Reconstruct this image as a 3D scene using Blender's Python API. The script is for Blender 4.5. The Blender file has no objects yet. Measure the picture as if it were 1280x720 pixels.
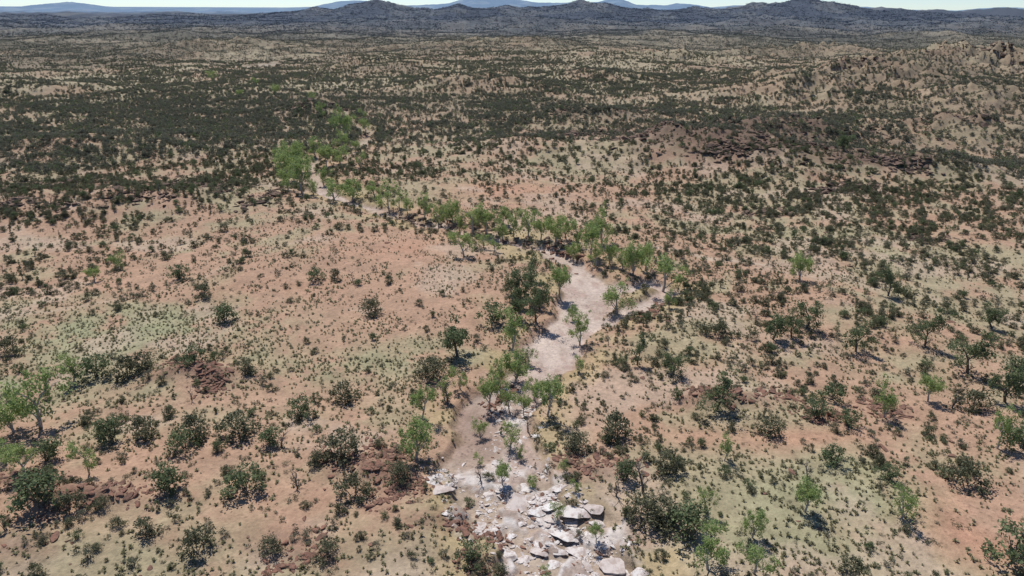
import bpy, bmesh, math, random, time
import numpy as np
from mathutils import Matrix, Vector
T0 = time.time()
def tick(s): print("T %.1f %s" % (time.time()-T0, s))

rng = np.random.default_rng(7)
random.seed(7)
scene = bpy.context.scene

# ---------------------------------------------------------------- camera
CAMH = 80.0
FPX = 865.0
PITCH = math.radians(22.14)
ROLL = math.radians(0.3)
R = (Matrix.Rotation(math.pi/2 - PITCH, 3, 'X') @ Matrix.Rotation(ROLL, 3, 'Z'))
Rn = np.array(R)
cam_d = bpy.data.cameras.new("camera")
cam_d.sensor_width = 36.0
cam_d.lens = 36.0 * FPX / 1280.0
cam_d.clip_end = 90000
cam_d.clip_start = 1.0
cam = bpy.data.objects.new("camera", cam_d)
cam.matrix_world = Matrix.Translation((0, 0, CAMH)) @ R.to_4x4()
scene.collection.objects.link(cam)
scene.camera = cam

def ray(px, py):
    return Rn @ np.array([(px-640)/FPX, -(py-360)/FPX, -1.0])
def W(px, py):
    """survey: ground plane position (metres) of a feature seen in the aerial photo"""
    d = ray(px, py)
    t = -CAMH / d[2]
    return np.array([d[0]*t, d[1]*t])
def mpp(px, py):
    d = ray(px, py)
    return (-CAMH/d[2]) / FPX

# ---------------------------------------------------------------- noise
def _h(xi, yi, s):
    h = (xi*374761393 + yi*668265263 + s*144269504) & 0xffffffff
    h = ((h ^ (h >> 13)) * 1274126177) & 0xffffffff
    h = h ^ (h >> 16)
    return h / 4294967296.0
def vn(x, y, s=0):
    xf = np.floor(x); yf = np.floor(y)
    xi = xf.astype(np.int64); yi = yf.astype(np.int64)
    u = x-xf; v = y-yf
    u = u*u*(3-2*u); v = v*v*(3-2*v)
    a = _h(xi, yi, s); b = _h(xi+1, yi, s); c = _h(xi, yi+1, s); d = _h(xi+1, yi+1, s)
    return (a*(1-u)+b*u)*(1-v) + (c*(1-u)+d*u)*v
def fbm(x, y, s=0, o=4):
    r = 0; a = .5; t = 0
    for i in range(o):
        r = r + a*vn(x, y, s+i*17); t += a
        x, y = (x*.8-y*.6)*2.03+11.3, (x*.6+y*.8)*2.03+5.7
        a *= .5
    return r/t
def ridged(x, y, s=0, o=4):
    r = 0; a = .5; t = 0
    for i in range(o):
        n = 1-np.abs(2*vn(x, y, s+i*13)-1)
        r = r + a*n*n; t += a
        x, y = (x*.8-y*.6)*2.03+3.3, (x*.6+y*.8)*2.03+9.7
        a *= .5
    return r/t
def ss(x, a, b):
    t = np.clip((x-a)/(b-a), 0, 1)
    return t*t*(3-2*t)

# ---------------------------------------------------------------- features
def line(pts):
    return [(*W(p[0], p[1]), p[2]) for p in pts]
CREEK = line([(750,800,9.5),(726,720,9),(686,660,8.5),(640,610,8.5),(606,565,8),(625,510,6.5),(668,462,5.5),(697,425,6.5),
              (725,390,7.5),(742,358,8.5),(725,330,4.5),(660,306,3.0),(590,290,2.4),(520,274,2.4),(470,260,3),(430,247,3),
              (395,228,5),(380,206,4),(410,190,2),(450,180,5),(462,165,3.5),(440,148,.8),(405,124,2)])
UPC = line([(405,124,0),(345,104,2),(285,98,9),(190,110,5),(100,121,4),(-40,130,4)])
BRANCH = line([(735,398,2.5),(775,388,3),(815,372,4),(836,360,3.2),(806,350,3),(760,352,4)])
UPPER = line([(345,104,0),(290,84,9),(380,70,11),(430,66,12)])
TRACKS = line([(760,312,.8),(820,312,.9),(860,318,1.0),(890,326,1.0),(960,330,.8)])
TRACK2 = line([(-40,392,.7),(60,388,.7),(160,372,.7),(250,352,.7),(330,320,.7),(420,290,.7)])
def sdf(x, y, L):
    best = np.full(x.shape, 1e6)
    for (ax, ay, aw), (bx, by, bw) in zip(L[:-1], L[1:]):
        dx, dy = bx-ax, by-ay
        t = np.clip(((x-ax)*dx+(y-ay)*dy)/(dx*dx+dy*dy), 0, 1)
        d = np.hypot(x-ax-t*dx, y-ay-t*dy) - (aw+t*(bw-aw))
        best = np.minimum(best, d)
    return best
def creek_d(x, y):
    out = np.full(x.shape, 1e4)
    m = y < 1700
    x, y = x[m], y[m]
    wx = x + (fbm(x/9, y/9, 50, 3)-.5)*10
    wy = y + (fbm(x/9, y/9, 60, 3)-.5)*10
    wx2 = x + (fbm(x/50, y/50, 52, 3)-.5)*60
    wy2 = y + (fbm(x/50, y/50, 62, 3)-.5)*60
    out[m] = np.minimum(np.minimum(sdf(wx, wy, CREEK), sdf(wx, wy, BRANCH)), np.minimum(sdf(wx2, wy2, UPPER), sdf(wx2, wy2, UPC))+3)
    return out

def blobs(x, y, L):
    r = np.zeros(x.shape)
    for px, py, rx, ry, v in L:
        c = W(px, py)
        ex = mpp(px, py)*rx
        yt = max(py-ry, 22)
        ey = abs(W(px, yt)[1]-W(px, py+ry)[1])/2
        q = ((x-c[0])/ex)**2 + ((y-c[1])/ey)**2
        m = q < 7
        r[m] += v*np.exp(-q[m])
    return r

HILLS = [(870,185,110,16,13),(940,205,120,11,7),(1010,178,110,13,11),(1060,112,130,14,27),(960,122,80,9,13),(1215,88,150,10,34),
         (1120,100,80,10,18),(760,100,60,6,14),(740,148,70,8,10),(250,250,120,16,5),(60,260,150,18,5),(130,185,200,14,7),
         (600,110,90,6,14),(1180,170,120,12,14),(470,590,45,14,2.4),(250,465,60,10,2.2),(100,625,80,14,2.2),(900,495,50,8,2.0),
         (385,140,50,6,9),(1150,215,130,10,8),(30,115,160,8,10),(560,640,40,16,1.2),(850,75,90,5,20),(480,85,90,5,14),(250,60,150,4,14),(660,62,120,4,18),(1000,68,120,4,24),
         (700,190,120,12,6),(1250,140,120,10,16)]
PROF_NEAR = [(-500,40),(0,40),(200,36),(330,34),(400,28),(450,23),(500,25),(560,29),(620,24),(680,26),(740,21),(800,25),(860,28),(920,22),(980,18),(1030,22),(1090,28),(1150,26),(1210,29),(1260,24),(1300,27),(1600,32)]
PROF_MID = [(-500,24),(-200,26),(0,25),(60,21),(150,23),(300,20),(350,16),(372,13),(385,14),(400,10),(412,12),(425,13),(440,7),(455,4),(475,1),(490,6),(500,8),(520,11),(540,12),(560,8),(575,7),(590,10),(620,10),(635,8),(650,12),(690,8),(710,7),(725,3),
            (745,7),(765,6),(780,9),(800,12),(830,13),(850,14),(865,10),(880,11),(905,13),(930,9),(950,6),(965,8),(985,3),(1000,3),(1012,-1),(1025,3),(1045,7),(1070,11),(1085,14),(1105,10),(1120,11),(1150,15),(1180,12),(1200,15),(1225,16),(1240,11),(1260,13),(1290,15),(1500,15),(1800,25)]
PROF_FAR = [(-500,9),(-100,10),(0,9.5),(50,8),(82,3),(110,8),(200,10),(330,10.5),(395,9),(420,3),(448,1),(480,7),(525,7),(560,5),(580,0),(600,-3),
            (620,1),(640,-1),(665,4),(690,5),(725,2),(745,3),(770,-2),(795,7),(830,7),(850,4),(885,10),(930,6),(960,7),(1000,2),(1050,11),(1075,9),(1100,12),(1160,13),(1210,14),(1250,9),(1290,12),(1500,10),(1800,16)]
def prof(P, D):
    xs, zs = [], []
    for px, py in P:
        d = ray(px, py)
        t = D/d[1]
        xs.append(d[0]*t); zs.append(max(CAMH+d[2]*t, 0))
    return np.array(xs), np.array(zs)
NX, NZ = prof(PROF_NEAR, 3100.)
MX, MZ = prof(PROF_MID, 4800.)
FX, FZ = prof(PROF_FAR, 9500.)

def H(x, y, cd=None):
    r = np.hypot(x, y)
    h = (fbm(x/75, y/75, 1, 3)-.5)*6 + (fbm(x/14, y/14, 3, 3)-.5)*1.2
    h = h*ss(r, 20, 160)*.8 + h*.2
    fade = 1-ss(y, 7000, 11000)
    far = ss(r, 450, 1700)*fade
    h = h + far*((fbm(x/420, y/420, 9, 4)-.5)*40 + (ridged(x/260, y/170, 12, 3)-.45)*16)
    h = h + ss(r, 1600, 3000)*fade*(ridged(x/800, y/400, 21, 4)-.5)*30
    near = r < 2600
    hb = blobs(x[near], y[near], HILLS)
    rg = .5 + 1.0*ridged(x[near]/38, y[near]/26, 31, 4)
    h[near] += hb*rg*.9
    if cd is None: cd = creek_d(x, y)
    wv = 1-ss(cd, -2, 30)
    h = h*(1-.6*wv)
    h = h - 1.5*(1-ss(cd, -.8, 1.8)) - .8*(1-ss(cd, 1, 16))
    m = y > 2000
    if m.any():
        xm, ym = x[m], y[m]
        ymw = ym+(fbm(xm/500, ym/2000, 44, 2)-.5)*500
        hn = np.interp(xm, NX, NZ)*np.exp(-((ymw-3100)/380)**2)*(.5+.75*ridged(xm/210, ym/260, 49, 4))
        hm = np.interp(xm, MX, MZ)
        a = np.where(ym < 4800, np.exp(-((ym-4800)/600)**2), np.exp(-((ym-4800)/900)**2))
        r2 = ridged(xm/240, ym/330, 43, 5)
        hh = hm*a*(.80+.45*r2)
        hf = np.interp(xm, FX, FZ)
        a2 = np.exp(-((ym-9500)/1100)**2)
        hh = np.maximum(hh, hf*a2*(.88+.28*ridged(xm/420, ym/700, 47, 4)))
        k = ss(np.maximum(a*hm/60, a2*hf/60), 0, 1)
        h[m] = h[m]*(1-k) + np.maximum(hh, hn)
    return h

# ---------------------------------------------------------------- cover masks
RED = [(90,350,70,12,.9),(500,312,110,22,.85),(620,240,60,12,.7),(400,412,60,12,.7),(1210,640,90,40,1.),(1010,545,110,16,.8),
       (1100,500,120,20,.5),(60,640,90,30,.7),(620,265,120,14,.5),(360,360,120,18,.6),(250,560,200,40,.4),(1120,420,150,20,.4),(380,640,120,50,.45),
       (1240,690,80,40,.7),(860,540,60,20,.5),(590,390,70,25,.5),(330,500,70,20,.3),(720,240,140,12,.4),(800,460,120,30,.4),(740,480,80,20,.3)]
GREEN = [(130,415,180,34,1.0),(60,470,90,20,.8),(1040,625,120,34,1.0),(1140,580,120,18,.7),(400,455,120,20,.8),(520,440,70,25,.6),
         (640,205,60,8,.3),(300,520,100,18,.5),(960,690,140,28,.8),(130,540,60,20,.5),(480,520,60,30,.5),(820,700,60,20,.4),(250,400,120,20,.5),(900,440,120,30,.25),
         (1180,470,90,20,.3),(200,690,100,20,.3),(1000,300,160,20,.3),(320,590,60,16,.3)]
ROCKR = [(470,590,60,18,1.1),(250,465,60,10,1.1),(100,625,90,14,1.0),(900,495,45,9,1),(560,650,50,20,.8),(350,690,120,30,.6),(740,585,60,12,.7),
         (870,182,90,12,1.3),(950,200,110,10,1.2),(1020,178,90,10,1.0),(60,240,130,12,.9),(250,235,90,10,.8),(410,135,20,8,1.2),(1060,110,70,7,1.0),(1100,215,70,6,1.2),
         (800,142,40,5,1.2),(1215,90,80,5,.7),(20,600,60,12,.7),(40,690,80,25,.7),(780,640,50,20,.4),(600,690,50,20,.5),(1110,505,40,6,.6),(700,150,60,5,.8),(1180,168,80,6,.7)]
CLEAR = [(450,308,140,30,1),(560,340,110,30,.8),(95,412,150,40,.85),(300,420,160,26,.6),(620,243,70,12,.7),(1200,645,110,50,.9),(1030,635,110,40,.75),
         (575,545,50,60,.8),(60,690,80,30,.4),(700,440,60,60,.6),(760,520,60,20,.3),(400,390,120,25,.8),(1150,560,100,25,.6),(470,470,60,30,.5),(150,500,80,14,.4),
         (640,420,40,30,.3),(960,590,50,20,.5),(1000,470,60,16,.3),(700,265,120,12,.3)]
DENSE = [(150,170,260,50,.75),(90,250,140,30,.9),(300,130,160,25,.4),(250,215,110,30,.9),(1000,250,220,40,.7),(1100,300,180,40,.7),(600,120,220,25,.1),
         (1000,385,220,30,.6),(650,370,20,26,1.2),(1150,150,150,30,.1),(850,230,130,20,.5),(200,290,120,16,.6),(240,600,160,40,.4),(440,560,100,30,.3),
         (780,540,80,40,.5),(830,640,60,20,.5),(150,560,80,20,.3),(60,60,300,8,.6),(560,190,120,30,.4),(40,310,80,20,.5),(900,340,140,24,.4)]
LEDGES = [((405,568),(450,578),(520,600),1.5),((215,448),(248,458),(275,470),1.5),((60,645),(140,622),(185,626),1.3),((560,650),(590,656),(625,664),1.2),((870,488),(900,492),(926,497),1.3),
          ((470,625),(505,612),(532,604),1.1),((330,716),(370,700),(410,688),.9),((745,574),(770,580),(800,580),.8),((1092,503),(1105,506),(1122,508),1.),((375,142),(400,137),(424,134),1.8),
          ((1085,214),(1110,217),(1145,219),2.4),((775,141),(800,142),(824,145),2.2),((-10,243),(30,240),(70,236),1.6),((200,238),(250,240),(290,248),1.4),((500,270),(560,276),(625,292),.9),((790,396),(820,384),(840,372),.6),
          ((640,298),(690,306),(722,318),.7),((0,600),(20,604),(50,600),.8),((780,186),(840,176),(905,182),3.4),((880,206),(950,206),(1040,200),3.),((980,172),(1030,168),(1080,178),2.6),((1030,98),(1065,100),(1095,108),2.),
          ((575,690),(590,704),(610,716),.8),((250,478),(262,484),(280,480),.8),((130,262),(180,258),(215,262),1.),((950,490),(975,492),(1000,488),.6),((455,556),(480,566),(500,575),.9),
          ((1010,238),(1060,232),(1110,236),1.6),((700,176),(740,168),(790,165),1.6),((0,268),(40,264),(90,270),1.),((1150,165),(1190,162),(1230,168),1.6),((300,262),(330,256),(350,244),.8),((1180,82),(1215,84),(1250,92),1.5),
          ((640,470),(625,490),(610,500),.6),((700,560),(720,575),(745,590),.7),((1000,515),(1030,520),(1060,516),.8),((1130,300),(1160,296),(1200,300),.7),((930,262),(960,258),(990,262),.8)]
def masks(x, y, want="scrkgd", cd=None):
    r = np.hypot(x, y)
    if cd is None: cd = creek_d(x, y)
    sand = 1-ss(cd, -1.2, .6)
    near = r < 2600
    xn, yn = x[near], y[near]
    def g(L, k):
        a = np.zeros(x.shape)
        if k in want: a[near] = blobs(xn, yn, L)
        return a
    return r, cd, sand, g(RED, 'r'), g(GREEN, 'g'), g(ROCKR, 'k'), g(CLEAR, 'c'), g(DENSE, 'd')

# ---------------------------------------------------------------- terrain
NR, NA = 1040, 1020
rr = 22*np.exp(np.linspace(0, math.log(30000/22), NR))
aa = np.radians(np.linspace(-64, 64, NA))
RG, AG = np.meshgrid(rr, aa, indexing='ij')
X = (RG*np.sin(AG)).ravel(); Y = (RG*np.cos(AG)).ravel()
r, cd, sand, red, grn, rck, clr, dns = masks(X, Y)
Z = H(X, Y, cd)
rockn = fbm(X/7, Y/7, 70, 3)*(1-ss(r, 300, 500))+fbm(X/18, Y/18, 72, 4)*ss(r, 300, 500)
rockzone = np.clip(rck, 0, 1)*ss(rockn+.25*np.clip(rck, 0, 1), .45, .63)
Z = Z + rockzone*(ridged(X/4, Y/4, 71, 3))*1.0*ss(r, 60, 120)*(1+1.2*ss(r, 350, 700))
bed = (1-ss(cd, -1, 4.5))*(1-ss(Y, W(640, 600)[1]-2, W(640, 590)[1]+12))
bedn = ss(fbm(X/5, Y/5, 80, 4), .43, .56)
bed2 = (1-ss(cd, 0, 2))*ss(Y, W(640, 560)[1], W(640, 540)[1])*(1-ss(Y, W(640, 485)[1], W(640, 470)[1]))*ss(X, W(612, 520)[0]-1, W(622, 520)[0]+2)
bedm = np.clip(bed+bed2*.8, 0, 1)*bedn
Z = Z + np.clip(bed+bed2, 0, 1)*(bedn*.7 + (ridged(X/3.2, Y/3.2, 82, 3)-.4)*.4)

def C(a): return np.array(a)
def mix(a, b, t): return a*(1-t[:, None]) + b*t[:, None]
n1 = fbm(X/45, Y/45, 90, 4); n2 = fbm(X/9, Y/9, 94, 4); n3 = fbm(X/2.2, Y/2.2, 97, 3); n4 = fbm(X/160, Y/160, 99, 4)
col = mix(C([.350, .226, .155])[None], C([.300, .250, .160])[None], ss(n1*.5+n2*.5, .41, .59))
col = mix(col, C([.40, .210, .143])[None], np.clip(red, 0, 1)*ss(n2*.5+n1*.5, .32, .56)*.85)
col = mix(col, C([.255, .255, .150])[None], np.clip(grn, 0, 1)*ss(n2*.6+n3*.4, .28, .55)*.88)
col = mix(col, C([.40, .305, .23])[None], ss(fbm(X/20, Y/20, 110, 4), .56, .70)*.6)
fr = ss(cd, -1, 1.5)*(1-ss(cd, 5, 12))*ss(n2, .4, .6)
col = mix(col, C([.36, .275, .15])[None], fr*.7)
col = mix(col, C([.175, .098, .072])[None], np.clip(rockzone, 0, 1)*.8)
md = ss(r, 260, 700)
col = mix(col, C([.262, .200, .135])[None], md*.7*(1-np.clip(red, 0, .6)))
pale = ss(n4*.6+n1*.4, .50, .62)*ss(r, 350, 800)
col = mix(col, C([.325, .28, .19])[None], pale*.6)
dk = ss(n4, .50, .38)*ss(r, 300, 800)+np.clip(dns, 0, 1)*.5*md
col = mix(col, C([.165, .135, .095])[None], np.clip(dk, 0, 1)*.6)
rk2 = ss(rockn+.3*np.clip(rck, 0, 1), .50, .66)*np.clip(rck, 0, 1)*ss(r, 300, 420)
col = mix(col, C([.125, .088, .066])[None], np.clip(rk2, 0, 1)*.75)
tr = np.maximum(1-ss(sdf(X, Y, TRACKS), -.4, 1.0), .5*(1-ss(sdf(X, Y, TRACK2), -.4, .8)))
col = mix(col, C([.42, .34, .26])[None], tr*.7*ss(n2, .25, .5))
sc = mix(C([.445, .36, .305])[None], C([.37, .275, .23])[None], ss(n2*.5+n3*.5, .42, .62))
grav = np.exp(-(((X-W(588, 530)[0])/9)**2+((Y-W(588, 530)[1])/16)**2))
sc = mix(sc, C([.26, .18, .143])[None], np.clip(grav*1.3, 0, 1)*.8)
up = ss(Y, W(0, 240)[1], W(0, 200)[1])
sc = mix(sc, C([.33, .28, .215])[None], up*.8)
patchy = 1-.6*ss(Y, W(0, 330)[1], W(0, 300)[1])*ss(fbm(X/25, Y/25, 115, 3), .44, .58)
col = mix(col, sc, sand*(1-.3*up)*patchy)
col = mix(col, mix(C([.54, .50, .47])[None], C([.33, .26, .22])[None], ss(n3*.7+n2*.3, .42, .58)), bedm*.85)
gb = bed*(1-bedn)
col = mix(col, C([.30, .235, .165])[None], gb*.6)
bank = np.exp(-((cd-.6)/.9)**2)
col = mix(col, C([.20, .13, .09])[None], bank*.5*ss(n2, .35, .55))
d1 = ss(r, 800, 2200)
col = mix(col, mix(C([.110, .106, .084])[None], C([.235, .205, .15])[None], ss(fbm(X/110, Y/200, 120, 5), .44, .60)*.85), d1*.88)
d2 = ss(Y, 1400, 3500)  # far woodland tone, with cloud shadow and haze painted into the colour
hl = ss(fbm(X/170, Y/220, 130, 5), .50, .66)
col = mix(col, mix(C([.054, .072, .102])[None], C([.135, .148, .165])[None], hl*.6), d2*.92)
d3 = ss(Y, 5800, 8600)  # farthest range paled to blue: aerial haze painted into the tint
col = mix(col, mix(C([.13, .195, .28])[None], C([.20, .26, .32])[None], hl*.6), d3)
col = np.clip(col, 0.01, .8)
tick("terrain arrays")

def quads_grid(nr, na):
    i = np.arange(nr-1)[:, None]*na + np.arange(na-1)[None, :]
    return np.stack([i, i+na, i+na+1, i+1], -1).reshape(-1, 4)[:, ::-1]
def mk_mesh(name, V, F, cols=None, mats=(), mi=None, smooth=False):
    me = bpy.data.meshes.new(name)
    V = np.asarray(V, dtype=np.float32); F = np.ascontiguousarray(F, dtype=np.int32)
    k = F.shape[1]
    me.vertices.add(len(V)); me.vertices.foreach_set("co", V.ravel())
    me.loops.add(F.size); me.loops.foreach_set("vertex_index", F.ravel())
    me.polygons.add(len(F)); me.polygons.foreach_set("loop_start", np.arange(0, F.size, k, dtype=np.int32))
    if mi is not None: me.polygons.foreach_set("material_index", np.asarray(mi, dtype=np.int32))
    me.polygons.foreach_set("use_smooth", np.full(len(F), smooth))
    if cols is not None:
        a = me.attributes.new("tint", 'FLOAT_COLOR', 'POINT')
        cc = np.ones((len(V), 4), dtype=np.float32); cc[:, :3] = cols
        a.data.foreach_set("color", cc.ravel())
    for m in mats: me.materials.append(m)
    me.update(calc_edges=True)
    return me

# ---------------------------------------------------------------- materials
def new_mat(name):
    m = bpy.data.materials.new(name); m.use_nodes = True
    nt = m.node_tree; nt.nodes.clear()
    out = nt.nodes.new("ShaderNodeOutputMaterial")
    b = nt.nodes.new("ShaderNodeBsdfPrincipled")
    b.inputs["Roughness"].default_value = .95
    b.inputs["Specular IOR Level"].default_value = .12
    nt.links.new(b.outputs[0], out.inputs[0])
    return m, nt, b, out
def N(nt, t, **kw):
    n = nt.nodes.new(t)
    for k, v in kw.items(): setattr(n, k, v)
    return n
def noise(nt, vec, scale, detail=4, rough=.6):
    n = N(nt, "ShaderNodeTexNoise"); n.inputs["Scale"].default_value = scale
    n.inputs["Detail"].default_value = detail; n.inputs["Roughness"].default_value = rough
    nt.links.new(vec, n.inputs["Vector"]); return n.outputs["Fac"]
def mrange(nt, v, a, b, c, d):
    n = N(nt, "ShaderNodeMapRange"); n.inputs[1].default_value = a; n.inputs[2].default_value = b
    n.inputs[3].default_value = c; n.inputs[4].default_value = d
    nt.links.new(v, n.inputs[0]); return n.outputs[0]
def math_(nt, op, a, b):
    n = N(nt, "ShaderNodeMath", operation=op)
    for i, v in enumerate((a, b)):
        if isinstance(v, (int, float)): n.inputs[i].default_value = v
        else: nt.links.new(v, n.inputs[i])
    return n.outputs[0]
def vscale(nt, c, f):
    n = N(nt, "ShaderNodeVectorMath", operation='SCALE')
    nt.links.new(c, n.inputs[0]); nt.links.new(f, n.inputs[3]); return n.outputs[0]
def mixc(nt, f, a, b):
    n = N(nt, "ShaderNodeMix", data_type='RGBA')
    if isinstance(f, (int, float)): n.inputs[0].default_value = f
    else: nt.links.new(f, n.inputs[0])
    for i, v in ((6, a), (7, b)):
        if isinstance(v, tuple): n.inputs[i].default_value = (*v, 1)
        else: nt.links.new(v, n.inputs[i])
    return n.outputs[2]

gm, nt, b, out = new_mat("arid_ground")
tc = N(nt, "ShaderNodeTexCoord").outputs["Object"]
at = N(nt, "ShaderNodeAttribute", attribute_name="tint").outputs["Color"]
f1 = mrange(nt, noise(nt, tc, .9, 5, .75), .3, .7, .78, 1.24)
f2 = mrange(nt, noise(nt, tc, .17, 3, .6), .3, .7, .87, 1.15)
vo = N(nt, "ShaderNodeTexVoronoi"); vo.inputs["Scale"].default_value = .95
nt.links.new(tc, vo.inputs["Vector"])
spots = mrange(nt, vo.outputs["Distance"], .10, .36, .62, 1.0)
msk = mrange(nt, noise(nt, tc, .06, 3, .6), .42, .60, 0.05, 1)
sp = math_(nt, 'ADD', math_(nt, 'MULTIPLY', math_(nt, 'SUBTRACT', spots, 1.0), msk), 1.0)
ff = math_(nt, 'MULTIPLY', math_(nt, 'MULTIPLY', f1, f2), sp)
c = vscale(nt, at, ff)
nt.links.new(c, b.inputs["Base Color"])
bp = N(nt, "ShaderNodeBump"); bp.inputs["Strength"].default_value = .5; bp.inputs["Distance"].default_value = .5
nt.links.new(noise(nt, tc, 1.6, 4, .7), bp.inputs["Height"]); nt.links.new(bp.outputs[0], b.inputs["Normal"])

def leaf_mat(name, c1, c2, c3, trans=.25):
    m, nt, b, out = new_mat(name)
    tc = N(nt, "ShaderNodeTexCoord").outputs["Object"]
    oi = N(nt, "ShaderNodeObjectInfo").outputs["Random"]
    k = mixc(nt, oi, c1, c2)
    k = mixc(nt, mrange(nt, noise(nt, tc, 1.6, 2, .7), .38, .62, 0, 1), k, c3)
    nt.links.new(k, b.inputs["Base Color"])
    b.inputs["Roughness"].default_value = .7
    tr = N(nt, "ShaderNodeBsdfTranslucent"); nt.links.new(k, tr.inputs[0])
    mx = N(nt, "ShaderNodeMixShader"); mx.inputs[0].default_value = trans
    nt.links.new(b.outputs[0], mx.inputs[1]); nt.links.new(tr.outputs[0], mx.inputs[2]); nt.links.new(mx.outputs[0], out.inputs[0])
    return m
def simple_mat(name, c1, c2, scale=2.):
    m, nt, b, out = new_mat(name)
    tc = N(nt, "ShaderNodeTexCoord").outputs["Object"]
    k = mixc(nt, mrange(nt, noise(nt, tc, scale, 3, .7), .35, .65, 0, 1), c1, c2)
    nt.links.new(k, b.inputs["Base Color"])
    return m
M_GUM = leaf_mat("gum_leaves", (.30, .375, .135), (.42, .48, .18), (.235, .31, .12), .45)
M_OLIVE = leaf_mat("mulga_leaves", (.150, .155, .088), (.215, .196, .118), (.12, .128, .076), .3)
M_GREY = leaf_mat("witchetty_leaves", (.19, .20, .13), (.24, .22, .155), (.145, .15, .10), .3)
M_GREEN = leaf_mat("shrub_green_leaves", (.155, .195, .095), (.20, .23, .11), (.115, .148, .076), .35)
M_FARL = leaf_mat("distant_scrub_leaves", (.165, .168, .118), (.23, .21, .148), (.14, .15, .108), .3)  # paler and greyer than near leaves: haze mixed into the colour
M_BARK = simple_mat("bark", (.12, .095, .075), (.2, .165, .13))
M_PALEBARK = simple_mat("pale_gum_bark", (.32, .28, .24), (.48, .44, .39))
M_DEAD = simple_mat("dead_wood", (.10, .085, .075), (.2, .175, .155))
M_TUS = leaf_mat("spinifex", (.31, .30, .175), (.39, .35, .21), (.26, .25, .15), .35)

def rock_mat(name, c1, c2, c3):
    m, nt, b, out = new_mat(name)
    tc = N(nt, "ShaderNodeTexCoord").outputs["Object"]
    oi = N(nt, "ShaderNodeObjectInfo").outputs["Random"]
    k = mixc(nt, oi, c1, c2)
    k = mixc(nt, mrange(nt, noise(nt, tc, 2.2, 4, .7), .45, .62, 0, 1), k, c3)
    nt.links.new(k, b.inputs["Base Color"])
    return m
M_ROCKW = rock_mat("pale_granite", (.64, .61, .585), (.49, .42, .38), (.38, .31, .275))
M_ROCKR = rock_mat("red_rock", (.25, .125, .088), (.185, .108, .08), (.115, .076, .06))
M_ROCKD = rock_mat("dark_rock", (.12, .082, .064), (.21, .14, .105), (.075, .058, .048))

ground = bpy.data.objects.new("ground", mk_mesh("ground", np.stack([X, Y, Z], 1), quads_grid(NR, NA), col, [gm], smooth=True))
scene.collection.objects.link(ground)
tick("ground")

Zg = Z.reshape(NR, NA); lr0 = math.log(22); lrs = math.log(30000/22)/(NR-1); a0 = aa[0]; das = (aa[-1]-aa[0])/(NA-1)
def gz(x, y):
    x = np.atleast_1d(np.asarray(x, float)); y = np.atleast_1d(np.asarray(y, float))
    u = (np.log(np.maximum(np.hypot(x, y), 22.01))-lr0)/lrs; v = (np.arctan2(x, y)-a0)/das
    u = np.clip(u, 0, NR-1.001); v = np.clip(v, 0, NA-1.001)
    i = u.astype(int); j = v.astype(int); fu = u-i; fv = v-j
    return (Zg[i, j]*(1-fu)+Zg[i+1, j]*fu)*(1-fv)+(Zg[i, j+1]*(1-fu)+Zg[i+1, j+1]*fu)*fv
def WG(px, py):
    d = ray(px, py); z = 0.
    for _ in range(8):
        t = (z-CAMH)/d[2]
        z = .5*z+.5*float(gz(d[0]*t, d[1]*t)[0])
    return d[0]*t, d[1]*t, float(gz(d[0]*t, d[1]*t)[0])

# ---------------------------------------------------------------- plants
class B:
    def __init__(s): s.V = []; s.F = []; s.M = []; s.n = 0
    def tube(s, pts, rad, mat=0, k=5):
        pts = [np.array(p, float) for p in pts]
        base = s.n
        for i, (p, r_) in enumerate(zip(pts, rad)):
            d = pts[min(i+1, len(pts)-1)]-pts[max(i-1, 0)]; d /= np.linalg.norm(d)+1e-9
            u = np.cross(d, [.3, 1, .1]); u /= np.linalg.norm(u)+1e-9; v = np.cross(d, u)
            for j in range(k):
                a = 2*math.pi*j/k
                s.V.append(p+(u*math.cos(a)+v*math.sin(a))*r_)
        for i in range(len(pts)-1):
            for j in range(k):
                s.F.append((base+i*k+j, base+i*k+(j+1) % k, base+(i+1)*k+(j+1) % k, base+(i+1)*k+j)); s.M.append(mat)
        s.n += len(pts)*k
    def leaves(s, c, sig, n, size, mat=1, droop=0., g=None):
        g = g or rng
        P = c + g.normal(size=(n, 3))*sig
        P[:, 2] = np.maximum(P[:, 2], .08)
        u = g.normal(size=(n, 3)); u[:, 2] -= droop; u /= np.linalg.norm(u, axis=1)[:, None]
        w = np.cross(u, g.normal(size=(n, 3))); w /= np.linalg.norm(w, axis=1)[:, None]+1e-9
        L = size*g.uniform(.6, 1.4, (n, 1)); Wd = L*g.uniform(.35, .6, (n, 1))
        Q = np.stack([P-u*L, P+w*Wd, P+u*L, P-w*Wd], 1).reshape(-1, 3)
        s.V.extend(Q)
        for i in range(n):
            q = s.n+4*i; s.F.append((q, q+1, q+2, q+3)); s.M.append(mat)
        s.n += 4*n
    def mesh(s, name, mats):
        return mk_mesh(name, np.array(s.V), np.array(s.F), None, mats, s.M)

def limb(p, d, length, g, seg=4, wig=.15):
    pts = [np.array(p, float)]; d = np.array(d, float)
    for i in range(seg):
        d = d/np.linalg.norm(d)
        pts.append(pts[-1]+d*length/seg)
        d = d+g.normal(size=3)*wig+np.array([0, 0, .08])
    return pts

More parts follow.
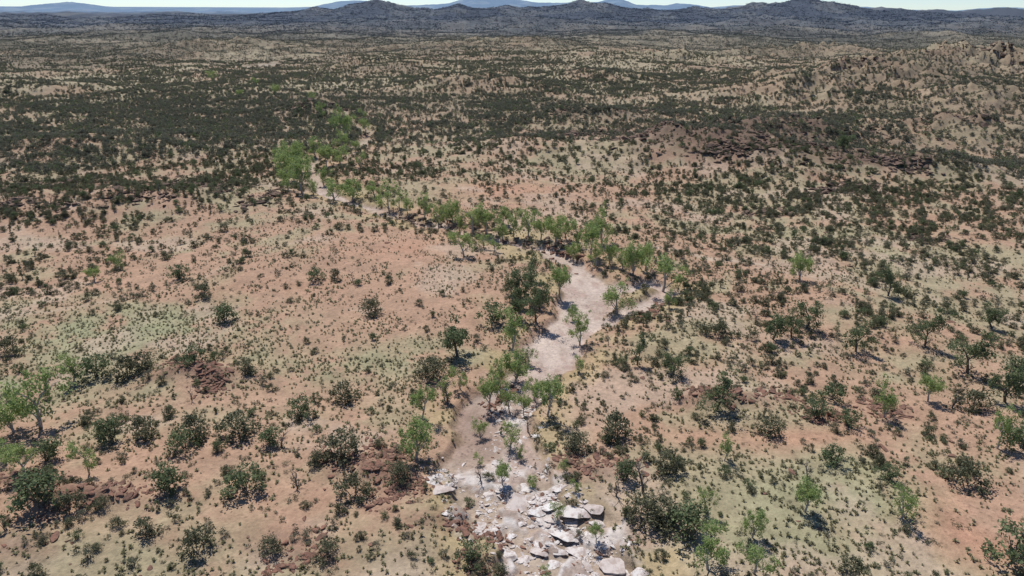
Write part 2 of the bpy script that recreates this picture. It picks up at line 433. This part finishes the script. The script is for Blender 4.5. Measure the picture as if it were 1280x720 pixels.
def gum(seed, leafmat, h=7., spread=2.0, nclump=26, per=110, lsize=.15, bark=None):
    g = np.random.default_rng(seed); b = B()
    lean = g.normal(size=2)*.12
    trunk = limb((0, 0, -.3), (lean[0], lean[1], 1), h*.42, g, 4, .12)
    b.tube(trunk, np.linspace(.20, .12, 5), 0, 7)
    ends = []
    nl = g.integers(3, 6); off = g.uniform(0, 6.28)
    for i in range(nl):
        a = off+6.28*i/nl+g.normal()*.4
        el = g.uniform(.8, 2.4)
        st = trunk[g.integers(1, 5)]
        L = h*g.uniform(.26, .5)
        p = limb(st, (math.cos(a), math.sin(a), el), L, g, 4, .18)
        b.tube(p, np.linspace(.10, .035, 5), 0, 5)
        ends += [p[-1], p[-2]]
        for k in range(2):
            q = limb(p[g.integers(2, 4)], (math.cos(a+g.normal()), math.sin(a+g.normal()), g.uniform(.2, 1.2)), h*g.uniform(.12, .25), g, 3, .2)
            b.tube(q, np.linspace(.045, .02, 4), 0, 4); ends.append(q[-1])
    ends.append(trunk[-1]+np.array([0, 0, h*.28])); ends.append(trunk[-1]+np.array([0, 0, h*.12]))
    for i in range(nclump):
        e = ends[g.integers(len(ends))]
        c = e+g.normal(size=3)*np.array([.5, .5, .65])*spread*.42
        c[2] = max(c[2], h*.2)
        sz = g.uniform(.45, 1.15)
        b.leaves(c, np.array([.38, .38, .38])*sz, int(per*sz*g.uniform(.5, 1.2)), lsize, 1, .6, g)
    return b.mesh("river_gum_mesh", [bark, leafmat])

def shrub(seed, leafmat, w=1.6, h=2.4, nclump=20, per=75, lsize=.12, ks=4):
    g = np.random.default_rng(seed); b = B()
    ns = g.integers(3, 7); ends = []
    asym = g.uniform(.75, 1.3, 2)
    for i in range(ns):
        a = 6.28*i/ns+g.normal()*.4; t = g.uniform(.3, 1.)
        p = limb((g.normal()*.1, g.normal()*.1, -.15), (math.cos(a)*t*w/h*1.2, math.sin(a)*t*w/h*1.2, 1), h*g.uniform(.6, .95), g, 3, .15)
        b.tube(p, np.linspace(.055, .02, 4), 0, ks); ends += p[1:]
    for i in range(nclump):
        a = g.uniform(0, 6.28); q = math.sqrt(g.uniform(0, 1))
        zz = g.uniform(.16, 1.)
        rad = w*q*math.sqrt(max(.12, 1-((zz-.42)/.64)**2))*g.uniform(.75, 1.1)
        c = np.array([math.cos(a)*rad*asym[0], math.sin(a)*rad*asym[1], zz*h*.86])
        sz = g.uniform(.45, 1.2)
        b.leaves(c, np.array([.27, .27, .22])*sz*w/1.5, int(per*sz*g.uniform(.6, 1.2)), lsize, 1, 0, g)
    return b.mesh("shrub_mesh", [M_BARK, leafmat])

def dead(seed, h=4.5):
    g = np.random.default_rng(seed); b = B()
    trunk = limb((0, 0, -.3), (g.normal()*.1, g.normal()*.1, 1), h*.7, g, 5, .15)
    b.tube(trunk, np.linspace(.16, .06, 6), 0, 6)
    for i in range(9):
        a = g.uniform(0, 6.28)
        p = limb(trunk[g.integers(1, 6)], (math.cos(a), math.sin(a), g.uniform(.5, 1.6)), h*g.uniform(.2, .45), g, 4, .25)
        b.tube(p, np.linspace(.06, .02, 5), 0, 4)
        for k in range(3):
            q = limb(p[g.integers(1, 5)], g.normal(size=3)+np.array([0, 0, .8]), h*.14, g, 3, .3)
            b.tube(q, np.linspace(.03, .012, 4), 0, 3)
    return b.mesh("dead_tree_mesh", [M_DEAD])

def tussock(seed):
    g = np.random.default_rng(seed); b = B()
    n = 22
    a = g.uniform(0, 6.28, n); t = g.uniform(.15, 1.2, n); L = g.uniform(.25, .5, n)
    for i in range(n):
        d = np.array([math.cos(a[i])*math.sin(t[i]), math.sin(a[i])*math.sin(t[i]), math.cos(t[i])])
        s = np.array([-math.sin(a[i]), math.cos(a[i]), 0])*.06
        b.V += [s*.6+d*.03, -s*.6+d*.03, d*L[i]-s, d*L[i]+s]; q = b.n
        b.F.append((q, q+1, q+2, q+3)); b.M.append(0); b.n += 4
    return b.mesh("tussock_mesh", [M_TUS])

def rock(seed, mat, sub=3, flat=.6):
    g = np.random.default_rng(seed)
    bm = bmesh.new(); bmesh.ops.create_icosphere(bm, subdivisions=sub, radius=1)
    me = bpy.data.meshes.new("rock_mesh"); bm.to_mesh(me); bm.free()
    V = np.empty(len(me.vertices)*3); me.vertices.foreach_get("co", V); V = V.reshape(-1, 3)
    for i in range(12):
        n = g.normal(size=3); n /= np.linalg.norm(n); o = g.uniform(.42, .82)
        d = V@n-o; V = V-np.maximum(d, 0)[:, None]*n
    V[:, 2] = np.minimum(V[:, 2], .45+.12*V[:, 0])      # split, tabular top
    k = fbm(V[:, 0]*2.5+seed, V[:, 1]*2.5+V[:, 2]*1.7, seed, 3)
    V *= (.86+.28*k)[:, None]
    V *= np.array([1.15, .85, flat])
    me.vertices.foreach_set("co", V.ravel().astype(np.float32))
    me.materials.append(mat); me.update()
    return me

def coll(name, meshes):
    c = bpy.data.collections.new(name)
    for i, m in enumerate(meshes):
        o = bpy.data.objects.new("%s_%02d" % (name, i), m); c.objects.link(o)
    return c
def scatter(name, P, rot, scl, idx, c):
    me = bpy.data.meshes.new(name)
    P = np.asarray(P, dtype=np.float32); n = len(P)
    me.vertices.add(n); me.vertices.foreach_set("co", P.ravel())
    for nm, ty, dat, key in (("rot", 'FLOAT_VECTOR', rot, "vector"), ("scl", 'FLOAT_VECTOR', scl, "vector"), ("idx", 'INT', idx, "value")):
        a = me.attributes.new(nm, ty, 'POINT'); a.data.foreach_set(key, np.ascontiguousarray(dat, dtype=np.int32 if ty == 'INT' else np.float32).ravel())
    o = bpy.data.objects.new(name, me); scene.collection.objects.link(o)
    ng = bpy.data.node_groups.new(name, 'GeometryNodeTree')
    ng.interface.new_socket("Geometry", in_out='INPUT', socket_type='NodeSocketGeometry')
    ng.interface.new_socket("Geometry", in_out='OUTPUT', socket_type='NodeSocketGeometry')
    gi = ng.nodes.new("NodeGroupInput"); go = ng.nodes.new("NodeGroupOutput")
    ip = ng.nodes.new("GeometryNodeInstanceOnPoints"); ci = ng.nodes.new("GeometryNodeCollectionInfo")
    ci.inputs[0].default_value = c; ci.inputs[1].default_value = True; ci.inputs[2].default_value = True
    def na(nm, dt):
        q = ng.nodes.new("GeometryNodeInputNamedAttribute"); q.data_type = dt; q.inputs[0].default_value = nm
        return q.outputs[0]
    er = ng.nodes.new("FunctionNodeEulerToRotation")
    L = ng.links
    L.new(gi.outputs[0], ip.inputs["Points"]); L.new(ci.outputs[0], ip.inputs["Instance"])
    ip.inputs["Pick Instance"].default_value = True
    L.new(na("idx", 'INT'), ip.inputs["Instance Index"])
    L.new(na("rot", 'FLOAT_VECTOR'), er.inputs[0]); L.new(er.outputs[0], ip.inputs["Rotation"])
    L.new(na("scl", 'FLOAT_VECTOR'), ip.inputs["Scale"]); L.new(ip.outputs[0], go.inputs[0])
    md = o.modifiers.new("scatter", 'NODES'); md.node_group = ng
    return o

GUMS = [gum(100+i, M_GUM, 7, 1.7+.25*(i % 3), 22+3*i, 95, .15, M_PALEBARK) for i in range(7)]
GUMS_D = [gum(140+i, M_GREEN, 6, 2.4, 28, 95, .15, M_BARK) for i in range(3)]
SH_O = [shrub(200+i, M_OLIVE, 1.35+.12*i, 2.3+.15*(i % 3), 18+2*i, 65) for i in range(4)]
SH_G = [shrub(220+i, M_GREY, 1.4, 2.2, 15, 50) for i in range(3)]
SH_N = [shrub(240+i, M_GREEN, 1.5, 2.6, 20, 70) for i in range(3)]
SLIM = [shrub(260+i, [M_GREEN, M_GREY, M_OLIVE][i], .8, 3.0, 13, 45) for i in range(3)]
DEAD = [dead(300+i) for i in range(3)]
LO = [shrub(400+i, M_FARL if i < 5 else M_GREEN, 1.4, 2.3, 11, 13, .27, 3) for i in range(6)]
tick("prototypes")

def put(name, me, px, py, hpx, nom, wx=1.):
    x, y, z = WG(px, py)
    h = hpx*math.hypot(math.hypot(x, y), CAMH-z)/FPX/.93
    s = h/nom
    o = bpy.data.objects.new(name, me)
    o.location = (x, y, z-.05); o.rotation_euler = (0, 0, random.uniform(0, 6.28))
    o.scale = (s*wx, s*wx, s); scene.collection.objects.link(o)
    PLACED.append((x, y, max(1.5, h*.35)))
PLACED = []
GL = [(50,534,78,.95),(18,540,48,1.0),(30,590,40,1.0),(112,592,44,.8),(118,352,18,1),(148,336,20,1),(92,480,32,.9),(10,575,28,1),
 (360,226,44,.9),(378,242,42,.9),(350,205,26,.9),(408,208,30,1.1),(432,172,34,.7),(395,196,22,1.0),(418,250,28,1.1),(440,252,30,1.1),(457,168,20,.8),(487,264,42,.9),
 (368,214,34,.8),(428,186,22,.9),(400,148,16,.9),(265,100,12,1.1),(345,118,12,1),(320,108,10,1.1),(392,128,12,1),(300,122,10,1.2),
 (468,246,22,1.2),(530,274,34,.8),(548,284,42,.8),(566,276,30,.9),(580,320,34,.9),(590,292,38,.9),(607,292,36,.9),(628,300,30,.9),(642,296,34,.8),(660,296,48,.8),
 (694,306,42,.8),(708,300,30,.9),(722,308,34,.8),(738,322,46,.7),(752,304,46,.7),(745,334,32,.9),(778,336,34,.9),(792,344,52,.9),(806,338,44,.8),(828,364,50,1.0),
 (700,372,48,.9),(770,390,40,1.1),(725,432,44,.8),(724,466,30,.8),(645,478,44,1),(684,520,54,.7),(688,498,30,1),(612,512,46,.7),(636,512,40,.8),
 (622,482,30,.9),(638,562,44,.9),(520,574,54,.8),(528,522,44,.7),(575,485,32,.9),(628,606,38,.9),(668,500,34,.8),(640,440,50,.7),
 (1127,648,46,.9),(940,672,46,.8),(885,712,50,.9),(942,716,46,.9),(1006,640,42,.8),(1105,522,42,.7),(905,576,30,.8),(880,640,38,.6),(1000,350,34,.8),
 (745,678,34,.8),(684,722,14,1.4),(1160,502,30,.9),(836,385,24,.8),(1246,560,40,.7),(697,650,26,.8),(560,280,22,1),(510,268,22,1),(618,315,20,1),
 (655,520,30,.8),(600,545,26,.8),(556,500,28,.8),(660,455,28,.9),(715,400,24,.9),(385,215,26,.9),(450,210,20,.9),(676,300,30,.9),(762,330,34,.8),(575,292,28,.8),(604,310,22,.9),(716,325,26,.9),(630,282,24,.9),(500,262,24,.9),(373,200,22,.9),(360,238,30,.8),
 (650,575,22,.9),(705,590,22,.9),(665,610,18,.9),(720,615,18,.9),(600,580,18,.9),(445,190,16,1),(425,205,22,1),(405,232,24,1),(392,244,24,1),(418,162,18,1),(438,160,16,1),(454,148,12,1)]
for i, (px, py, h, w) in enumerate(GL): put("river_gum_tree", GUMS[(i*5) % 7], px, py, h*random.uniform(.9, 1.12), 6.6, w*random.uniform(.85, 1.15))
DL = [(572,446,50,1.1),(655,372,42,1.0),(670,402,44,.9),(648,398,34,.9),(640,368,26,1.),(662,350,28,1.),(650,385,34,.8),(675,385,32,.9),(895,512,38,1.3),(966,424,36,1),(1070,440,36,1),
 (1210,466,40,1.1),(1256,502,46,.9),(990,422,30,1),(1156,432,36,.9),(1270,484,38,.9),(840,468,30,1.2),(796,456,34,.8),(1055,192,22,1.2),(1008,410,34,1.1),(1110,370,30,1),(1240,410,28,1)]
for i, (px, py, h, w) in enumerate(DL): put("corkwood_tree", GUMS_D[i % 3], px, py, h, 5.6, w)
SL = [(52,632,36),(300,545,32),(425,572,34),(378,520,24),(442,620,30),(305,612,30),(246,690,30),(210,612,30),(432,502,28),(464,394,22),(224,348,16),(12,442,20),
 (242,456,22),(245,545,28),(140,552,28),(180,462,22),(960,542,22),(1060,532,20),(1207,606,28),(1266,700,36),(1065,722,24),(856,668,36),(830,655,32),(808,652,34),
 (1020,522,22),(90,636,22),(120,470,24),(160,470,24),(340,555,20),(395,580,18),(500,600,22),(590,700,24),(410,695,22),(230,560,24),(180,545,24),(60,575,22),
 (185,668,22),(340,690,20),(1110,600,18),(1215,510,24),(1040,500,22),(770,545,32),(780,600,26),(835,590,30),(720,560,24),(1040,580,22),(255,370,16),(395,350,16),(420,350,14),
 (282,400,20),(310,465,18),(541,470,28),(620,404,26),(900,420,20),(1280,560,24)]
for i, (px, py, h) in enumerate(SL):
    m = (SH_N+SH_O)[(i*3) % 7]
    put("mulga_shrub", m, px, py, h, 2.5, random.uniform(.95, 1.2))
for i, (px, py, h) in enumerate([(804,616,48),(352,560,26),(372,610,28),(560,505,34),(1010,600,26),(770,620,30),(660,540,26),(600,600,26),(1190,510,26),(240,500,16)]):
    put("dead_tree", DEAD[i % 3], px, py, h, 4.3)

# scattered scrub ------------------------------------------------------
def candidates(n, r0, r1, amax=50):
    r_ = np.sqrt(rng.uniform(r0*r0, r1*r1, n)); a = np.radians(rng.uniform(-amax, amax, n))
    return r_*np.sin(a), r_*np.cos(a)
def area(r0, r1, amax=50): return (r1*r1-r0*r0)*math.radians(amax)
def density(x, y):
    r_, cd, sand, red, grn, rck, clr, dns = masks(x, y, "gcd")
    cl = fbm(x/11, y/11, 150, 3); c2 = fbm(x/60, y/60, 155, 3)
    d = .024+.072*ss(cl, .42, .72)
    d *= .55+.95*ss(c2, .32, .66)
    d *= 1+1.2*ss(r_, 210, 400)
    d *= 1-.58*ss(r_, 500, 1300)
    d *= np.clip(1-clr, .07, 1)
    d *= 1+np.clip(dns, 0, 1.5)*1.0
    d *= np.clip(1-grn*.3, .4, 1)
    d *= .25*(r_ < 165)+(1-.25*(r_ < 165))*ss(cd, -1, 2.5)
    d *= 1+.8*(ss(cd, 0, 3)*(1-ss(cd, 5, 14)))
    return d
def accept(r0, r1, peak, dscale=1., am=50):
    n = int(area(r0, r1, am)*peak)
    x, y = candidates(n, r0, r1, am)
    k = rng.uniform(0, peak, n) < density(x, y)*dscale
    x, y = x[k], y[k]
    if r0 < 300:
        ok = np.ones(len(x), bool)
        for a, b_, rad in PLACED: ok &= np.hypot(x-a, y-b_) > rad
        x, y = x[ok], y[ok]
    return x, y
def fill(name, x, y, c, nv, smin, smax, probs=None, sink=.05, flat=(.8, 1.15), damp=0.):
    n = len(x); z = gz(x, y)-sink
    rot = np.zeros((n, 3)); rot[:, 2] = rng.uniform(0, 6.28, n); rot[:, :2] = rng.normal(size=(n, 2))*.05
    s = smin+(smax-smin)*rng.beta(1.4, 2.6, n)
    s *= 1-damp*(1-ss(np.hypot(x, y), 110, 200))
    scl = np.stack([s*rng.uniform(.85, 1.15, n), s*rng.uniform(.85, 1.15, n), s*rng.uniform(flat[0], flat[1], n)], 1)
    idx = rng.choice(nv, n, p=probs)
    print(name, n)
    return scatter(name, np.stack([x, y, z], 1), rot, scl, idx, c)

NEARC = coll("scrub_plant", SH_O+SH_G+SH_N+SLIM+DEAD[:1]+SH_O[:1])
pn = np.array([.13, .13, .13, .12, .11, .10, .09, .05, .04, .04, .03, .03, .02, .01, .01]); pn /= pn.sum()
x, y = accept(45, 420, .30)
fill("scrub", x, y, NEARC, 15, .28, 1.3, pn, damp=.2)
LOC = coll("scrub_distant_plant", LO)
x, y = accept(420, 1300, .28, .9, 46)
fill("distant_scrub", x, y, LOC, 6, .6, 1.6)
tick("scrub")

def far_mesh(name, x, y, k, w, h, mat):
    n = len(x); z = gz(x, y)
    s = rng.uniform(.7, 1.35, n)
    P = np.repeat(np.stack([x, y, z+h*.5*s], 1), k, 0)
    sr = np.repeat(s, k)[:, None]
    P += rng.normal(size=P.shape)*np.array([w*.45, w*.45, h*.24])*sr
    T = rng.normal(size=(n*k, 3, 3)); T /= np.linalg.norm(T, axis=2)[..., None]
    V = P[:, None, :]+T*np.array([w*.38, w*.38, h*.3])*sr[:, None, :]
    V = V.reshape(-1, 3)
    ci = np.repeat(rng.uniform(0, 1, n), k*3)[:, None]
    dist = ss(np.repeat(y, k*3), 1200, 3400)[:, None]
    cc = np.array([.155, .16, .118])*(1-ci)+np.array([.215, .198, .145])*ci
    cc = cc*(1-dist)+np.array([.078, .102, .136])*dist  # fades to blue with distance: haze put into the scrub tint
    me = mk_mesh(name, V, np.arange(n*k*3).reshape(-1, 3), cc, [mat])
    o = bpy.data.objects.new(name, me); scene.collection.objects.link(o); print(name, n)
fm, nt, b, out = new_mat("far_scrub_leaves")
nt.links.new(N(nt, "ShaderNodeAttribute", attribute_name="tint").outputs["Color"], b.inputs["Base Color"])
x, y = accept(1300, 2600, .045, .55, 44)
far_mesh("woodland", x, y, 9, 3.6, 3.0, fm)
x, y = accept(2600, 5200, .008, .10, 42)
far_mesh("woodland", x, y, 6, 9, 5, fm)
tick("far")

# tussocks ------------------------------------------------------------
TUS = coll("spinifex_tussock", [tussock(500+i) for i in range(4)])
n = int(area(55, 300, 46)*1.2); x, y = candidates(n, 55, 300, 46)
r_, cdx, sn, rd, gr, rk, cl, dn = masks(x, y, "rg")
p = (.12+.55*ss(fbm(x/6, y/6, 170, 3), .42, .64)+.5*np.clip(gr, 0, 1)-.35*np.clip(rd, 0, 1))*ss(cdx, -.5, 1.5)*(1-ss(r_, 200, 300)*.75)
k = rng.uniform(0, 1.1, n) < p
fill("spinifex_grass", x[k], y[k], TUS, 4, .5, 1.6, sink=.02)
LOWC = coll("low_herb", [shrub(600+i, [M_OLIVE, M_GREY, M_GREY][i], .55, .6, 6, 22, .075, 3) for i in range(3)])
n = int(area(50, 380, 50)*.13); x, y = candidates(n, 50, 380, 50)
k = (creek_d(x, y) > .5) & (fbm(x/8, y/8, 180, 3) > .44)
fill("low_scrub", x[k], y[k], LOWC, 3, .5, 1.8)

# rocks ---------------------------------------------------------------
RW = [rock(700+i, M_ROCKW, 3, .42) for i in range(5)]
RR = [rock(720+i, M_ROCKR, 2, .62) for i in range(5)]
RD = [rock(740+i, M_ROCKD, 2, .6) for i in range(4)]
for i, (px, py, wpx, fl) in enumerate([(650,629,56,.2),(722,640,44,.26),(705,668,44,.26),(768,712,40,.36),(632,694,30,.3),(550,612,36,.26),(690,632,30,.26),(740,636,26,.3),
      (660,612,26,.25),(610,618,20,.25),(560,642,18,.3),(675,690,24,.3),(720,690,30,.3),(600,660,22,.25),(745,655,22,.3),(650,655,16,.3),(800,716,22,.3),(630,600,18,.25),
      (700,612,20,.25),(575,597,18,.25),(730,705,28,.3),(640,670,14,.3),(605,488,12,.4),(652,505,16,.3),(640,530,16,.3),(735,668,18,.3),(692,706,22,.3),
      (540,600,26,.25),(620,580,14,.3),(672,545,14,.3),(655,520,12,.3),(690,650,22,.2),(670,640,24,.2),(715,655,22,.2),(655,700,20,.25),(700,690,20,.25)]):
    x_, y_, z_ = WG(px, py)
    s = wpx*mpp(px, py)*.5
    o = bpy.data.objects.new("granite_boulder", RW[i % 5]); o.location = (x_, y_, z_+s*.03)
    o.rotation_euler = (random.uniform(-.12, .12), random.uniform(-.12, .12), random.uniform(-.6, .6)); o.scale = (s, s*1.15, s*fl*2.2)
    scene.collection.objects.link(o)
def rocks(name, c, nv, x, y, s0, s1, hz=(.6, 1.1), be=4.5, s=None):
    n = len(x)
    if s is None: s = s0+(s1-s0)*rng.beta(1.0, be, n)
    rot = rng.normal(size=(n, 3))*.2; rot[:, 2] = rng.uniform(0, 6.28, n)
    scl = np.stack([s*rng.uniform(.8, 1.5, n), s, s*rng.uniform(hz[0], hz[1], n)], 1)
    scatter(name, np.stack([x, y, gz(x, y)+s*.05], 1), rot, scl, rng.integers(0, nv, n), c); print(name, n)
n = 34000; x, y = candidates(n, 60, 165, 30)
cdx = creek_d(x, y)
bd = (1-ss(cdx, -1, 6))*(1-ss(y, W(640, 600)[1]-2, W(640, 585)[1]+8)) + .7*(1-ss(cdx, -1, 2))*ss(y, W(640, 560)[1]-6, W(640, 540)[1])*(1-ss(y, W(640, 480)[1], W(640, 470)[1]))*ss(x, W(604, 520)[0], W(622, 520)[0]+2)
k = rng.uniform(0, 1, n) < bd*ss(fbm(x/4, y/4, 190, 3), .40, .60)
rocks("creek_rocks", coll("creek_rock", RW+RR[:1]), 6, x[k], y[k], .12, 1.15, (.5, .9))
n = int(area(60, 330)*.35); x, y = candidates(n, 60, 330)
rk = np.clip(masks(x, y, "k")[5], 0, 1)
k = rng.uniform(0, 1, n) < rk*ss(fbm(x/5, y/5, 195, 3), .42, .58)*.8+.006
CR = coll("red_rock_piece", RR)
rocks("rock_outcrop", CR, 5, x[k], y[k], .18, 1.8, (.5, .9))
lx, ly, ls = [], [], []
for p0, p1, p2, dens in LEDGES:
    m_ = mpp(*p1); n = int(115*dens)
    t = rng.uniform(0, 2, n)
    a, b_, c_ = W(*p0), W(*p1), W(*p2)
    P = np.where((t < 1)[:, None], a+(b_-a)*np.minimum(t, 1)[:, None], b_+(c_-b_)*np.maximum(t-1, 0)[:, None])
    P = P+rng.normal(size=(n, 2))*np.array([m_*8, m_*11])
    lx.append(P[:, 0]); ly.append(P[:, 1]); ls.append(m_*(1.4+8*rng.beta(1.1, 4, n)))
lx = np.concatenate(lx); ly = np.concatenate(ly); ls = np.concatenate(ls)
nearl = ly < 240
rocks("rock_ledge", CR, 5, lx[nearl], ly[nearl], 0, 0, (.5, .9), s=ls[nearl])
RDc = coll("ridge_rock", RD)
rocks("rock_ledge", RDc, 4, lx[~nearl], ly[~nearl], 0, 0, (.55, 1.), s=ls[~nearl])
n = int(area(300, 1300)*.08); x, y = candidates(n, 300, 1300)
rk = np.clip(masks(x, y, "k")[5], 0, 1)
k = rng.uniform(0, 1, n) < rk*ss(fbm(x/14, y/14, 198, 3), .42, .58)*1.0
rocks("rocky_ridge", RDc, 4, x[k], y[k], .8, 4.5, (.5, .9))

# ---------------------------------------------------------------- light
SUN_EL = 60; SUN_AZ = -25
w = bpy.data.worlds.new("World"); scene.world = w; w.use_nodes = True
nt = w.node_tree; bg = nt.nodes["Background"]
sky = nt.nodes.new("ShaderNodeTexSky"); sky.sky_type = 'NISHITA'; sky.sun_disc = False
sky.sun_elevation = math.radians(SUN_EL); sky.sun_rotation = math.radians(SUN_AZ)
sky.altitude = 600; sky.dust_density = 0.0; sky.air_density = .8; sky.ozone_density = 8.0
nt.links.new(sky.outputs[0], bg.inputs[0]); bg.inputs[1].default_value = .12
sd = bpy.data.lights.new("sun", 'SUN'); sd.energy = 5.0; sd.angle = math.radians(.5); sd.color = (1, .965, .91)
so = bpy.data.objects.new("sun", sd); scene.collection.objects.link(so)
el, az = math.radians(SUN_EL), math.radians(SUN_AZ)
dirv = Vector((math.sin(az)*math.cos(el), math.cos(az)*math.cos(el), math.sin(el)))
so.rotation_euler = dirv.to_track_quat('Z', 'Y').to_euler()
so.location = (0, 0, 200)
scene.view_settings.view_transform = 'Standard'
try: scene.view_settings.look = 'None'
except Exception: pass
scene.view_settings.exposure = 0
tick("done")
